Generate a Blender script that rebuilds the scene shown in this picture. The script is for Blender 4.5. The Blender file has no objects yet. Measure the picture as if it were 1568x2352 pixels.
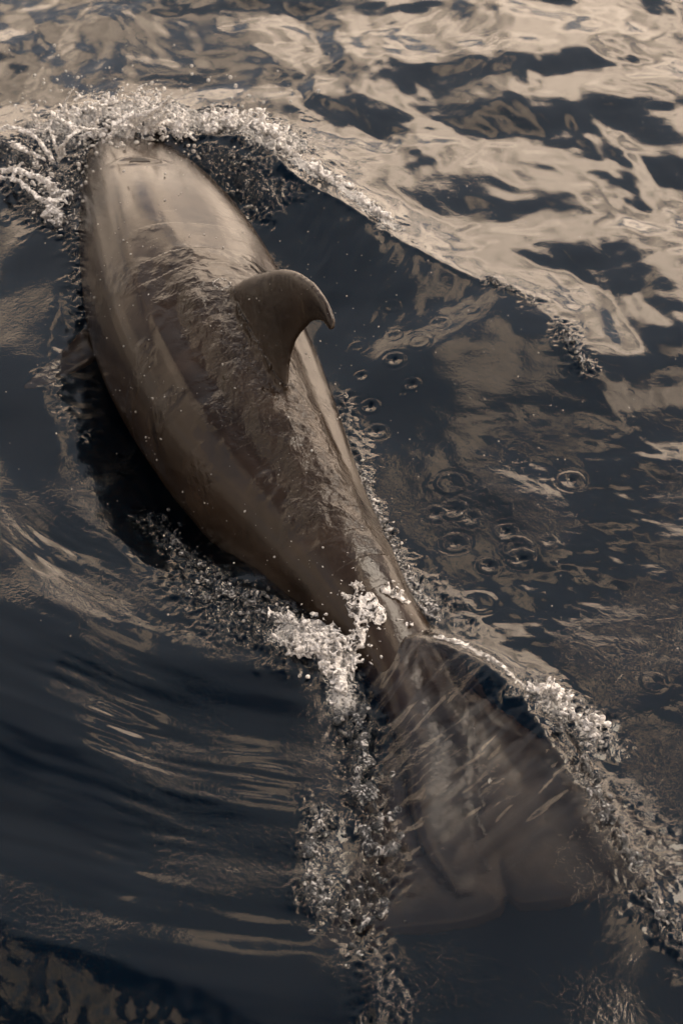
import bpy, bmesh, math, random
import numpy as np
from mathutils import Vector, Matrix

S = bpy.context.scene
COL = S.collection
random.seed(7)
RNG = np.random.default_rng(11)
R = math.radians

# ------------------------------------------------------------------ camera
CAM_H, DEPR, VFOV = 3.5, 42.0, 34.0
cam_d = bpy.data.cameras.new('camera')
cam = bpy.data.objects.new('camera', cam_d)
COL.objects.link(cam)
cam.location = (0, 0, CAM_H)
cam.rotation_euler = (R(90 - DEPR), 0, 0)
cam_d.sensor_fit = 'VERTICAL'
cam_d.sensor_height = 36
cam_d.sensor_width = 24
cam_d.lens = 18 / math.tan(R(VFOV / 2))
cam_d.clip_end = 2000
cam_d.dof.use_dof = True
cam_d.dof.focus_distance = 5.1
cam_d.dof.aperture_fstop = 4.5
S.camera = cam

# ------------------------------------------------------------------ world, sun, exposure
SUN_EL, SUN_AZ = R(50), R(58)          # azimuth clockwise from the view direction (+Y)
world = bpy.data.worlds.new('World')
S.world = world
world.use_nodes = True
wn, wl = world.node_tree.nodes, world.node_tree.links
wn.clear()


def wnode(t, **kw):
    n = wn.new(t)
    for k, v in kw.items():
        setattr(n, k, v)
    return n


def wmath(op, a, b=None, c=None):
    n = wnode('ShaderNodeMath', operation=op)
    for i, v in enumerate((a, b, c)):
        if v is None:
            continue
        if isinstance(v, (int, float)):
            n.inputs[i].default_value = v
        else:
            wl.new(v, n.inputs[i])
    return n.outputs[0]


w_out = wnode('ShaderNodeOutputWorld')
sky = wnode('ShaderNodeTexSky', sky_type='NISHITA')
sky.sun_disc = False
sky.sun_elevation = SUN_EL
sky.sun_rotation = SUN_AZ
sky.air_density = 1.0
sky.dust_density = 1.6
sky.ozone_density = 1.6
bg_sky = wnode('ShaderNodeBackground')
bg_sky.inputs['Strength'].default_value = 0.05
wl.new(sky.outputs[0], bg_sky.inputs['Color'])
# broken cloud deck: noise on the plane the view ray meets overhead
tc = wnode('ShaderNodeTexCoord')
sep = wnode('ShaderNodeSeparateXYZ')
wl.new(tc.outputs['Generated'], sep.inputs[0])
zc = wmath('ADD', wmath('MAXIMUM', sep.outputs[2], 0.0), 0.10)
cx = wmath('DIVIDE', sep.outputs[0], zc)
cy = wmath('DIVIDE', sep.outputs[1], zc)
comb = wnode('ShaderNodeCombineXYZ')
wl.new(cx, comb.inputs[0])
wl.new(cy, comb.inputs[1])
comb.inputs[2].default_value = 11.7
n1 = wnode('ShaderNodeTexNoise')
n1.inputs['Scale'].default_value = 1.7
n1.inputs['Detail'].default_value = 1.6
n1.inputs['Roughness'].default_value = 0.42
n1.inputs['Distortion'].default_value = 0.25
wl.new(comb.outputs[0], n1.inputs['Vector'])
n2 = wnode('ShaderNodeTexNoise')
n2.inputs['Scale'].default_value = 0.8
n2.inputs['Detail'].default_value = 2.0
wl.new(comb.outputs[0], n2.inputs['Vector'])


def wsmooth(v, a, b):
    n = wnode('ShaderNodeMapRange', interpolation_type='SMOOTHSTEP')
    n.inputs['From Min'].default_value = a
    n.inputs['From Max'].default_value = b
    wl.new(v, n.inputs['Value'])
    return n.outputs[0]


# less cloud overhead than towards the horizon, as in any broken deck seen from below
cov = wmath('SUBTRACT', n1.outputs[0], wmath('MULTIPLY', sep.outputs[2], 0.215))
thick = wsmooth(cov, 0.365, 0.405)
thin = wsmooth(wmath('SUBTRACT', n2.outputs[0], 0.0), 0.34, 0.56)
bg_cloud = wnode('ShaderNodeBackground')
bg_cloud.inputs['Color'].default_value = (1.0, 0.785, 0.60, 1)
# clouds scatter forwards: brighter towards the sun, all round the sky
vd = wnode('ShaderNodeVectorMath', operation='DOT_PRODUCT')
wl.new(tc.outputs['Generated'], vd.inputs[0])
vd.inputs[1].default_value = (math.sin(SUN_AZ) * math.cos(SUN_EL), math.cos(SUN_AZ) * math.cos(SUN_EL), math.sin(SUN_EL))
ph = wmath('ADD', wmath('MULTIPLY', wmath('POWER', wmath('ADD', wmath('MULTIPLY', vd.outputs['Value'], 0.5), 0.5), 2.6), 1.35), 0.18)
wl.new(wmath('MULTIPLY', ph, wmath('ADD', wmath('MULTIPLY', wsmooth(cov, 0.40, 0.56), 2.2), 1.6)), bg_cloud.inputs['Strength'])
bg_veil = wnode('ShaderNodeBackground')
bg_veil.inputs['Color'].default_value = (0.86, 0.90, 1.0, 1)
bg_veil.inputs['Strength'].default_value = 0.58
m1 = wnode('ShaderNodeMixShader')
wl.new(wmath('MULTIPLY', thin, 0.8), m1.inputs[0])
wl.new(bg_sky.outputs[0], m1.inputs[1])
wl.new(bg_veil.outputs[0], m1.inputs[2])
m2 = wnode('ShaderNodeMixShader')
wl.new(thick, m2.inputs[0])
wl.new(m1.outputs[0], m2.inputs[1])
wl.new(bg_cloud.outputs[0], m2.inputs[2])
wl.new(m2.outputs[0], w_out.inputs[0])

sun_d = bpy.data.lights.new('sun', 'SUN')
sun_d.energy = 1.0
sun_d.angle = R(24)
sun_d.color = (1.0, 0.86, 0.70)
sun = bpy.data.objects.new('sun', sun_d)
COL.objects.link(sun)
sdir = Vector((math.sin(SUN_AZ) * math.cos(SUN_EL), math.cos(SUN_AZ) * math.cos(SUN_EL), math.sin(SUN_EL)))
sun.rotation_euler = (-sdir).to_track_quat('-Z', 'Y').to_euler()
sun.location = sdir * 20

S.view_settings.view_transform = 'Standard'
S.view_settings.look = 'None'
S.view_settings.exposure = 0.93
S.view_settings.gamma = 1
S.view_settings.use_curve_mapping = False
S.render.engine = 'CYCLES'
S.cycles.use_denoising = True
S.cycles.max_bounces = 8
S.cycles.transmission_bounces = 8
S.cycles.volume_bounces = 1
S.cycles.caustics_reflective = False
S.cycles.caustics_refractive = True
S.cycles.sample_clamp_indirect = 2.0
S.cycles.blur_glossy = 0.3

# ------------------------------------------------------------------ helpers
FPX = 1176 / math.tan(R(VFOV / 2))      # focal length in units of a 1568 x 2352 picture
cd, sd = math.cos(R(DEPR)), math.sin(R(DEPR))


def at(px, py, z=0.0):
    """world point at height z seen at a position of the photograph"""
    u, v = (px - 784) / FPX, (1176 - py) / FPX
    dx, dy, dz = u, cd + v * sd, -sd + v * cd
    t = (z - CAM_H) / dz
    return np.array((dx * t, dy * t, z))


def atl(pts, z=0.0):
    return np.array([at(p[0], p[1], p[2] if len(p) > 2 else z) for p in pts])


_P = RNG.permutation(1024)
_G = np.stack([np.cos(RNG.random(1024) * 2 * np.pi), np.sin(RNG.random(1024) * 2 * np.pi)], 1)


def perlin(x, y, seed=0):
    x = np.asarray(x, float) + seed * 17.31
    y = np.asarray(y, float) - seed * 9.77
    xi, yi = np.floor(x).astype(int), np.floor(y).astype(int)
    xf, yf = x - xi, y - yi
    u, v = xf ** 3 * (xf * (xf * 6 - 15) + 10), yf ** 3 * (yf * (yf * 6 - 15) + 10)

    def g(i, j, a, b):
        h = _P[(_P[i & 1023] + j) & 1023]
        return _G[h, 0] * a + _G[h, 1] * b
    a = g(xi, yi, xf, yf)
    b = g(xi + 1, yi, xf - 1, yf)
    c = g(xi, yi + 1, xf, yf - 1)
    d = g(xi + 1, yi + 1, xf - 1, yf - 1)
    return ((a + u * (b - a)) * (1 - v) + (c + u * (d - c)) * v) * 1.5


def fbm(x, y, octv=3, seed=0, gain=0.5):
    s, a = 0, 1.0
    for o in range(octv):
        s = s + a * perlin(x * 2.03 ** o, y * 2.03 ** o, seed + o * 3)
        a *= gain
    return s


def sstep(a, b, x):
    t = np.clip((x - a) / (b - a), 0, 1)
    return t * t * (3 - 2 * t)


def chaikin(P, V=None, n=2):
    Q = np.c_[np.asarray(P)[:, :2], np.zeros(len(P)) if V is None else V]
    for _ in range(n):
        a, b = Q[:-1], Q[1:]
        mid = np.stack([a * 0.75 + b * 0.25, a * 0.25 + b * 0.75], 1).reshape(-1, 3)
        Q = np.vstack([Q[:1], mid, Q[-1:]])
    return Q


def polydist(X, Y, P, vals=None, k=0.0):
    """distance to polyline P, signed side (+ left of travel), arc parameter and interpolated vals.
    k > 0 blends neighbouring segments so that no crease runs out from a corner."""
    if k:
        P = chaikin(P, vals); vals = P[:, 2] if vals is not None else None
    D, SD, PA, VA = [], [], [], []
    s0 = 0
    for i in range(len(P) - 1):
        ax, ay, bx, by = P[i][0], P[i][1], P[i + 1][0], P[i + 1][1]
        dx, dy = bx - ax, by - ay
        L2 = dx * dx + dy * dy
        t = np.clip(((X - ax) * dx + (Y - ay) * dy) / L2, 0, 1)
        d = np.hypot(X - ax - t * dx, Y - ay - t * dy)
        D.append((d, (dx * (Y - ay) - dy * (X - ax)) / (math.sqrt(L2) * np.maximum(d, 1e-5)),
                  s0 + t * math.sqrt(L2), (vals[i] + t * (vals[i + 1] - vals[i])) if vals is not None else d * 0))
        s0 += math.sqrt(L2)
    dm = D[0][0]
    for q in D[1:]: dm = np.minimum(dm, q[0])
    kk = k * (0.25 + dm * 2.5) if k else 1e-6
    W = 0; acc = [0, 0, 0, 0]
    for q in D:
        w = np.exp(-np.clip((q[0] - dm) / kk, 0, 60))
        W = W + w
        for j in range(4): acc[j] = acc[j] + w * q[j]
    return tuple(a / W for a in acc)


def inside(X, Y, P):
    c = np.zeros(X.shape, bool)
    n = len(P)
    for i in range(n):
        x0, y0, x1, y1 = P[i][0], P[i][1], P[(i + 1) % n][0], P[(i + 1) % n][1]
        if y0 == y1:
            continue
        m = ((y0 > Y) != (y1 > Y)) & (X < (x1 - x0) * (Y - y0) / (y1 - y0) + x0)
        c ^= m
    return c


def tag(o, label=None, cat=None, group=None, kind=None):
    if label: o['label'] = label
    if cat: o['category'] = cat
    if group: o['group'] = group
    if kind: o['kind'] = kind
    return o


def mesh_obj(name, V, F, mat, parent=None, smooth=True):
    me = bpy.data.meshes.new(name)
    V = np.asarray(V, np.float32)
    F = np.asarray(F, np.int32)
    k = F.shape[1]
    me.vertices.add(len(V))
    me.vertices.foreach_set('co', V.ravel())
    me.loops.add(F.size)
    me.loops.foreach_set('vertex_index', F.ravel())
    me.polygons.add(len(F))
    me.polygons.foreach_set('loop_start', np.arange(0, F.size, k, dtype=np.int32))
    me.polygons.foreach_set('loop_total', np.full(len(F), k, np.int32))
    me.update(calc_edges=True)
    me.validate()
    if smooth:
        me.polygons.foreach_set('use_smooth', np.ones(len(me.polygons), bool))
    me.materials.append(mat)
    o = bpy.data.objects.new(name, me)
    COL.objects.link(o)
    if parent: o.parent = parent
    return o


def apply_mods(o):
    dg = bpy.context.evaluated_depsgraph_get()
    dg.update()
    me = bpy.data.meshes.new_from_object(o.evaluated_get(dg))
    old = o.data
    o.modifiers.clear()
    nm = old.name
    o.data = me
    bpy.data.meshes.remove(old)
    me.name = nm
    me.polygons.foreach_set('use_smooth', np.ones(len(me.polygons), bool))


# ------------------------------------------------------------------ materials
def new_mat(name):
    m = bpy.data.materials.new(name)
    m.use_nodes = True
    m.node_tree.nodes.clear()
    return m, m.node_tree.nodes, m.node_tree.links


def principled(nd, base, rough, ior=1.4, trans=0.0):
    p = nd.new('ShaderNodeBsdfPrincipled')
    p.inputs['Base Color'].default_value = (*base, 1)
    p.inputs['Roughness'].default_value = rough
    p.inputs['IOR'].default_value = ior
    p.inputs['Transmission Weight'].default_value = trans
    return p


def noise(nd, lk, vec, scale, detail=2, rough=0.5, dist=0.0):
    n = nd.new('ShaderNodeTexNoise')
    n.inputs['Scale'].default_value = scale
    n.inputs['Detail'].default_value = detail
    n.inputs['Roughness'].default_value = rough
    n.inputs['Distortion'].default_value = dist
    if vec is not None: lk.new(vec, n.inputs['Vector'])
    return n.outputs[0]


def mrange(nd, lk, v, a, b, c=0.0, d=1.0, smooth=True):
    n = nd.new('ShaderNodeMapRange')
    if smooth: n.interpolation_type = 'SMOOTHSTEP'
    for k, x in zip(('From Min', 'From Max', 'To Min', 'To Max'), (a, b, c, d)):
        n.inputs[k].default_value = x
    lk.new(v, n.inputs['Value'])
    return n.outputs[0]


def mth(nd, lk, op, a, b=None):
    n = nd.new('ShaderNodeMath')
    n.operation = op
    for i, v in enumerate((a, b)):
        if v is None: continue
        if isinstance(v, (int, float)): n.inputs[i].default_value = v
        else: lk.new(v, n.inputs[i])
    return n.outputs[0]


def bump(nd, lk, h, dist, strength=1.0, prev=None):
    n = nd.new('ShaderNodeBump')
    n.inputs['Distance'].default_value = dist
    n.inputs['Strength'].default_value = strength
    lk.new(h, n.inputs['Height'])
    if prev is not None: lk.new(prev, n.inputs['Normal'])
    return n.outputs[0]


# sea water: clear dielectric surface over absorbing, faintly scattering blue water
M_water, nd, lk = new_mat('sea_water')
out = nd.new('ShaderNodeOutputMaterial')
geo = nd.new('ShaderNodeNewGeometry')
at_f = nd.new('ShaderNodeAttribute'); at_f.attribute_name = 'foam'
at_r = nd.new('ShaderNodeAttribute'); at_r.attribute_name = 'ripple'
gl = nd.new('ShaderNodeBsdfGlass')
gl.inputs['IOR'].default_value = 1.333
gl.inputs['Roughness'].default_value = 0.02
gl.inputs['Color'].default_value = (1, 1, 1, 1)
mp = nd.new('ShaderNodeMapping')
mp.inputs['Scale'].default_value = (1, 1, 1)
lk.new(geo.outputs['Position'], mp.inputs['Vector'])
nz = noise(nd, lk, mp.outputs[0], 42, 3, 0.55, 0.8)
nz2 = noise(nd, lk, mp.outputs[0], 110, 2, 0.5, 0.3)
h = mth(nd, lk, 'ADD', nz, mth(nd, lk, 'MULTIPLY', nz2, 0.3))
h = mth(nd, lk, 'MULTIPLY', h, at_r.outputs['Fac'])
bn = bump(nd, lk, h, 0.004, 1.0)
lk.new(bn, gl.inputs['Normal'])
fo = principled(nd, (0.36, 0.355, 0.345), 0.35, 1.33)
fn = noise(nd, lk, geo.outputs['Position'], 95, 3, 0.6, 0.4)
fb = bump(nd, lk, fn, 0.008, 1.0)
lk.new(fb, fo.inputs['Normal'])
mask = mth(nd, lk, 'MULTIPLY', mrange(nd, lk, mth(nd, lk, 'ADD', fn, mth(nd, lk, 'MULTIPLY', at_f.outputs['Fac'], 0.55)), 0.62, 0.95), mrange(nd, lk, at_f.outputs['Fac'], 0.02, 0.15, 0.0, 0.85))
mx = nd.new('ShaderNodeMixShader')
lk.new(mask, mx.inputs[0])
lk.new(gl.outputs[0], mx.inputs[1])
lk.new(fo.outputs[0], mx.inputs[2])
lk.new(mx.outputs[0], out.inputs['Surface'])
va = nd.new('ShaderNodeVolumeAbsorption')
va.inputs['Color'].default_value = (0.60, 0.56, 0.51, 1)
va.inputs['Density'].default_value = 4.6
vs = nd.new('ShaderNodeVolumeScatter')
vs.inputs['Color'].default_value = (0.05, 0.30, 0.80, 1)
vs.inputs['Density'].default_value = 0.10
vadd = nd.new('ShaderNodeAddShader')
lk.new(va.outputs[0], vadd.inputs[0])
lk.new(vs.outputs[0], vadd.inputs[1])
lk.new(vadd.outputs[0], out.inputs['Volume'])

# dolphin skin, wet
M_skin, nd, lk = new_mat('wet_dolphin_skin')
out = nd.new('ShaderNodeOutputMaterial')
tcn = nd.new('ShaderNodeTexCoord')
P = tcn.outputs['Object']
sk = principled(nd, (0.05, 0.04, 0.032), 0.24, 1.33)
ramp = nd.new('ShaderNodeValToRGB')
ramp.color_ramp.elements[0].position = 0.3
ramp.color_ramp.elements[0].color = (0.010, 0.0067, 0.0046, 1)
ramp.color_ramp.elements[1].position = 0.72
ramp.color_ramp.elements[1].color = (0.030, 0.0203, 0.0137, 1)
lk.new(noise(nd, lk, P, 5, 5, 0.6, 0.5), ramp.inputs[0])
lk.new(ramp.outputs[0], sk.inputs['Base Color'])
at_w = nd.new('ShaderNodeAttribute'); at_w.attribute_name = 'film'
wmask = at_w.outputs['Fac']
big = noise(nd, lk, P, 22, 2.5, 0.5, 0.3)
fine = noise(nd, lk, P, 90, 3, 0.6, 0.6)
hh = mth(nd, lk, 'ADD', mth(nd, lk, 'MULTIPLY', big, 1.0), mth(nd, lk, 'MULTIPLY', fine, 0.14))
hh = mth(nd, lk, 'MULTIPLY', hh, wmask)
b1 = bump(nd, lk, hh, 0.020, 1.0)
grain = noise(nd, lk, P, 240, 2, 0.6)
b2 = bump(nd, lk, grain, 0.0003, 1.0, b1)
lk.new(b2, sk.inputs['Normal'])
lk.new(mrange(nd, lk, noise(nd, lk, P, 14, 3, 0.6), 0.35, 0.65, 0.11, 0.21), sk.inputs['Roughness'])
lk.new(sk.outputs[0], out.inputs['Surface'])

M_dark, nd, lk = new_mat('blowhole_dark')
out = nd.new('ShaderNodeOutputMaterial')
p_ = principled(nd, (0.012, 0.010, 0.008), 0.4)
lk.new(noise(nd, lk, None, 30), p_.inputs['Roughness'])
lk.new(p_.outputs[0], out.inputs['Surface'])


def foam_mat(name, white, lo, hi, base=(0.70, 0.69, 0.67), clear=True):
    """lumpy water: clear liquid with white patches, for trapped air and, in M_clear, painted highlights"""
    M, nd, lk = new_mat(name)
    out = nd.new('ShaderNodeOutputMaterial')
    geo = nd.new('ShaderNodeNewGeometry')
    if clear:
        g = nd.new('ShaderNodeBsdfGlass')
        g.inputs['IOR'].default_value = 1.333
        g.inputs['Roughness'].default_value = 0.03
    else:
        g = principled(nd, (0.010, 0.017, 0.026), 0.04, 1.40)
    d = principled(nd, base, 0.25, 1.33)
    f = noise(nd, lk, geo.outputs['Position'], 60, 4, 0.65, 0.8)
    f2 = noise(nd, lk, geo.outputs['Position'], 150, 3, 0.6, 0.4)
    b = bump(nd, lk, f2, 0.008, 1.0)
    lk.new(b, g.inputs['Normal'])
    lk.new(b, d.inputs['Normal'])
    if not clear:
        g2 = nd.new('ShaderNodeBsdfGlass')
        g2.inputs['IOR'].default_value = 1.333
        g2.inputs['Roughness'].default_value = 0.03
        lk.new(b, g2.inputs['Normal'])
        mg = nd.new('ShaderNodeMixShader')
        mg.inputs[0].default_value = 0.45
        lk.new(g.outputs[0], mg.inputs[1])
        lk.new(g2.outputs[0], mg.inputs[2])
        g = mg
    m = nd.new('ShaderNodeMixShader')
    lk.new(mth(nd, lk, 'MULTIPLY', mrange(nd, lk, f, lo, hi), white), m.inputs[0])
    lk.new(g.outputs[0], m.inputs[1])
    lk.new(d.outputs[0], m.inputs[2])
    lk.new(m.outputs[0], out.inputs['Surface'])
    return M


M_foam = foam_mat('white_foam', 0.92, 0.40, 0.57, (0.80, 0.78, 0.76))
M_clear = foam_mat('clear_turbulent_water', 0.85, 0.49, 0.68, (0.46, 0.45, 0.44), False)  # white patches paint in highlights and sparkles besides the trapped air
M_bead = foam_mat('sparkling_foam', 0.85, 0.48, 0.60, (0.60, 0.58, 0.56), False)
M_drop = foam_mat('spray_drops', 0.75, 0.30, 0.55, (0.45, 0.44, 0.42))

# ------------------------------------------------------------------ dolphin: spine and sections
#            px    py   half-width  z centre   half-height up/down
SPINE = [
    (262, 262, 0.035, -0.34, 0.035),
    (272, 300, 0.060, -0.25, 0.060),
    (288, 352, 0.140, -0.17, 0.120),
    (308, 405, 0.200, -0.045, 0.160),
    (332, 470, 0.248, 0.020, 0.222),
    (375, 580, 0.300, 0.055, 0.285),
    (418, 690, 0.328, 0.075, 0.310),
    (470, 810, 0.335, 0.080, 0.320),
    (520, 910, 0.328, 0.065, 0.320),
    (572, 1010, 0.305, 0.045, 0.300),
    (630, 1110, 0.265, 0.020, 0.275),
    (692, 1206, 0.218, 0.000, 0.245),
    (752, 1296, 0.188, -0.010, 0.215),
    (812, 1380, 0.158, -0.015, 0.180),
    (868, 1452, 0.138, -0.030, 0.140),
    (930, 1530, 0.140, -0.055, 0.105),
    (1000, 1625, 0.165, -0.090, 0.080),
    (1060, 1735, 0.180, -0.120, 0.062),
    (1115, 1850, 0.225, -0.150, 0.048),
    (1165, 1960, 0.240, -0.178, 0.034),
    (1205, 2060, 0.200, -0.200, 0.016),
]
ROLL = R(15)
sp_w = np.array([at(a, b, c) for a, b, _, c, _ in SPINE])
sp_rw = np.array([s[2] for s in SPINE])
sp_rh = np.array([s[4] for s in SPINE])


def resample(P, n):
    d = np.r_[0, np.cumsum(np.linalg.norm(np.diff(P[:, :3], axis=0), axis=1))]
    t = np.linspace(0, d[-1], n)
    # Catmull-Rom style smooth interpolation
    out_ = np.zeros((n, P.shape[1]))
    m = np.gradient(P, d, axis=0)
    idx = np.clip(np.searchsorted(d, t, side='right') - 1, 0, len(P) - 2)
    h = (d[idx + 1] - d[idx])[:, None]
    u = ((t - d[idx]) / h[:, 0])[:, None]
    p0, p1, m0, m1 = P[idx], P[idx + 1], m[idx], m[idx + 1]
    out_ = (2 * u ** 3 - 3 * u ** 2 + 1) * p0 + (u ** 3 - 2 * u ** 2 + u) * h * m0 + (-2 * u ** 3 + 3 * u ** 2) * p1 + (u ** 3 - u ** 2) * h * m1
    return out_


full = resample(np.c_[sp_w, sp_rw, sp_rh], 160)
CEN, RW, RH = full[:, :3], full[:, 3], full[:, 4]
TAN = np.gradient(CEN, axis=0)
TAN /= np.linalg.norm(TAN, axis=1)[:, None]        # points to the tail
UP0 = np.array((0, 0, 1.0))
RIGHT = np.cross(UP0, TAN)
RIGHT /= np.linalg.norm(RIGHT, axis=1)[:, None]
# TAN runs towards the viewer; this RIGHT is the picture's right
if RIGHT[60, 0] < 0: RIGHT = -RIGHT
UP = np.cross(RIGHT, TAN)
UP *= np.sign(UP[:, 2])[:, None]
c_, s_ = math.cos(ROLL), math.sin(ROLL)
UPr = UP * c_ + RIGHT * s_
RIr = RIGHT * c_ - UP * s_

NSEG = 64
ang = np.linspace(0, 2 * np.pi, NSEG, endpoint=False)
ca, sa = np.cos(ang), np.sin(ang)
e = 2 / 2.15
sx = np.sign(ca) * np.abs(ca) ** e
sy = np.sign(sa) * np.abs(sa) ** e
# sections: broad flat-topped shoulders forward, hollowed flanks under a sharp keel aft
nS = len(CEN)
sfr = np.arange(nS) / (nS - 1)
front = sstep(0.12, 0.25, sfr) * sstep(0.62, 0.45, sfr)
rear = sstep(0.42, 0.60, sfr) * sstep(0.80, 0.68, sfr)
ex = 2.15 + 0.75 * front
SX = np.sign(ca)[None, :] * np.abs(ca)[None, :] ** (2 / ex[:, None])
SY = np.sign(sa)[None, :] * np.abs(sa)[None, :] ** (2 / ex[:, None])
phi = np.abs(np.arctan2(ca, sa))                       # 0 on the keel, pi/2 at the flank
dent = np.exp(-((phi - 0.62) / 0.26) ** 2)[None, :] * rear[:, None]
dent2 = np.exp(-((np.arctan2(ca, sa) + 1.05) / 0.16) ** 2)[None, :] * (front * 0.35 + rear * 0.5)[:, None]
rad_m = 1 - 0.13 * dent - 0.06 * dent2 + 0.035 * np.exp(-(phi / 0.22) ** 2)[None, :] * rear[:, None]
V = (CEN[:, None, :] + RIr[:, None, :] * (SX * rad_m * RW[:, None])[:, :, None]
     + UPr[:, None, :] * (SY * rad_m * RH[:, None])[:, :, None])
bv = list(V.reshape(-1, 3))
bf = []
for i in range(nS - 1):
    for j in range(NSEG):
        a, b = i * NSEG + j, i * NSEG + (j + 1) % NSEG
        bf.append((a, b, b + NSEG, a + NSEG))
bm = bmesh.new()
vs_ = [bm.verts.new(v) for v in bv]
for f in bf: bm.faces.new([vs_[k] for k in f])
bm.faces.new(vs_[:NSEG])
bm.faces.new(vs_[-NSEG:])


def add_blade(bm, outline, thick, origin, ux, uy, un, n_in=6, taper=None):
    """closed blade: outline (x,y) around its centre, thickness swelling inwards"""
    O = np.array(outline, float)
    m = len(O)
    rings = []
    c0 = O.mean(0)
    for sgn in (1, -1):
        rr = []
        for k in range(n_in + 1):
            t = k / n_in
            pts = O * (1 - t) + c0 * t
            th = thick * math.sqrt(max(0, 1 - (1 - t) ** 2)) if k else 0
            row = []
            for p in pts:
                tt = th * (taper(p) if taper else 1)
                q = origin + ux * p[0] + uy * p[1] + un * (tt * sgn)
                row.append(bm.verts.new(q) if (k or sgn == 1) else None)
            rr.append(row)
        rings.append(rr)
    rings[1][0] = rings[0][0]
    for s in range(2):
        for k in range(n_in):
            for i in range(m):
                j = (i + 1) % m
                f = [rings[s][k][i], rings[s][k][j], rings[s][k + 1][j], rings[s][k + 1][i]]
                try: bm.faces.new(f)
                except ValueError: pass
        try: bm.faces.new(rings[s][n_in])
        except ValueError: pass


def smooth_poly(P, n=72):
    P = np.array(P + [P[0]], float)
    m = len(P) - 1
    out_ = []
    for i in range(m):
        p0, p1, p2, p3 = P[(i - 1) % m], P[i], P[(i + 1) % m], P[(i + 2) % m]
        for t in np.linspace(0, 1, max(2, n // m), endpoint=False):
            out_.append(0.5 * ((2 * p1) + (-p0 + p2) * t + (2 * p0 - 5 * p1 + 4 * p2 - p3) * t * t + (-p0 + 3 * p1 - 3 * p2 + p3) * t ** 3))
    return out_


# dorsal fin in its own plane: x towards the tail, y up along the rolled back
FI = int(np.argmin([abs(np.linalg.norm(c - at(545, 965, 0.055))) for c in CEN]))
fo_ = CEN[FI] + UPr[FI] * RH[FI]
FINS = np.array([  # leading x,y   trailing x,y   half thickness
    (-0.42, -0.10, 0.32, -0.10, 0.075), (-0.33, -0.035, 0.255, -0.04, 0.056), (-0.261, 0.038, 0.207, 0.05, 0.044),
    (-0.183, 0.126, 0.189, 0.132, 0.036), (-0.089, 0.217, 0.204, 0.198, 0.030), (0.006, 0.296, 0.236, 0.262, 0.024),
    (0.11, 0.352, 0.275, 0.303, 0.019), (0.22, 0.380, 0.318, 0.323, 0.015), (0.300, 0.380, 0.348, 0.326, 0.014), (0.350, 0.366, 0.366, 0.334, 0.012)])
FINS = resample(FINS, 48)
prof = []
for k in range(28):
    q = 2 * math.pi * k / 28
    t = (1 - math.cos(q)) / 2                  # 0 leading, 1 trailing
    prof.append((t, math.copysign(1, math.sin(q)) * (0.12 * (abs(math.sin(q)) > 1e-6) + 1.9 * math.sqrt(max(t, 0)) * (1 - t) ** 0.85) if 0 < k < 28 and k != 14 else 0.0))
rows = []
for lx, ly, tx_, ty_, th in FINS:
    rows.append([bm.verts.new(fo_ + TAN[FI] * (lx + (tx_ - lx) * t) + UPr[FI] * (ly + (ty_ - ly) * t) + RIr[FI] * (th * w)) for t, w in prof])
for k in range(len(rows) - 1):
    for i in range(28):
        bm.faces.new([rows[k][i], rows[k][(i + 1) % 28], rows[k + 1][(i + 1) % 28], rows[k + 1][i]])
bm.faces.new(rows[0]); bm.faces.new(rows[-1])
# flukes, under the water, spread to both sides of the tail stock
FK = int(np.argmin(np.linalg.norm(CEN - at(1115, 1850, -0.15), axis=1)))
fk0 = at(1120, 1945, -0.15)
fx = TAN[FK].copy()
L = at(745, 2400, -0.26); Rr = at(1640, 2190, -0.20)
fy = (Rr - L); fy /= np.linalg.norm(fy)
fn_ = np.cross(fx, fy); fn_ /= np.linalg.norm(fn_); fn_ *= np.sign(fn_[2])
fx = np.cross(fy, fn_); fx *= np.sign(fx @ TAN[FK])
FLK = [(-0.52, 0.0), (-0.47, 0.085), (-0.36, 0.165), (-0.22, 0.255), (-0.08, 0.345), (0.06, 0.42), (0.17, 0.50), (0.22, 0.52), (0.235, 0.47), (0.24, 0.30), (0.25, 0.15), (0.24, 0.03), (0.20, 0.0)]
FLK = FLK + [(x, -y) for x, y in FLK[-2:0:-1]]
add_blade(bm, smooth_poly(FLK, 140), 0.04, fk0, fx, fy, fn_, 8)
# left flipper, trailing out under the surface
pi = int(np.argmin([np.linalg.norm(c - at(385, 610, 0.06)) for c in CEN]))
for sgn, PX in ((-1, [(225, 785, -0.07), (110, 890, -0.10)]),):
    a, b = at(*PX[0]), at(*PX[1])
    d_ = b - a; ln = np.linalg.norm(d_); d_ /= ln
    q_ = np.cross(d_, UP0); q_ /= np.linalg.norm(q_)
    n_ = np.cross(q_, d_); n_ *= np.sign(n_[2])
    FL = [(-0.14, -0.07), (0.05, -0.075), (0.2, -0.055), (0.32, -0.02), (0.37, 0.02), (0.36, 0.04), (0.28, 0.045), (0.15, 0.06), (0.0, 0.08), (-0.14, 0.08)]
    add_blade(bm, smooth_poly(FL, 70), 0.022, a, d_, q_, n_, 5)

bmesh.ops.recalc_face_normals(bm, faces=bm.faces)
me = bpy.data.meshes.new('body')
bm.to_mesh(me); bm.free()
body = bpy.data.objects.new('body', me)
COL.objects.link(body)
me.materials.append(M_skin)
rm = body.modifiers.new('r', 'REMESH')
rm.mode = 'VOXEL'; rm.voxel_size = 0.0062; rm.use_smooth_shade = True
smo = body.modifiers.new('s', 'SMOOTH'); smo.factor = 0.5; smo.iterations = 9
apply_mods(body)
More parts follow.
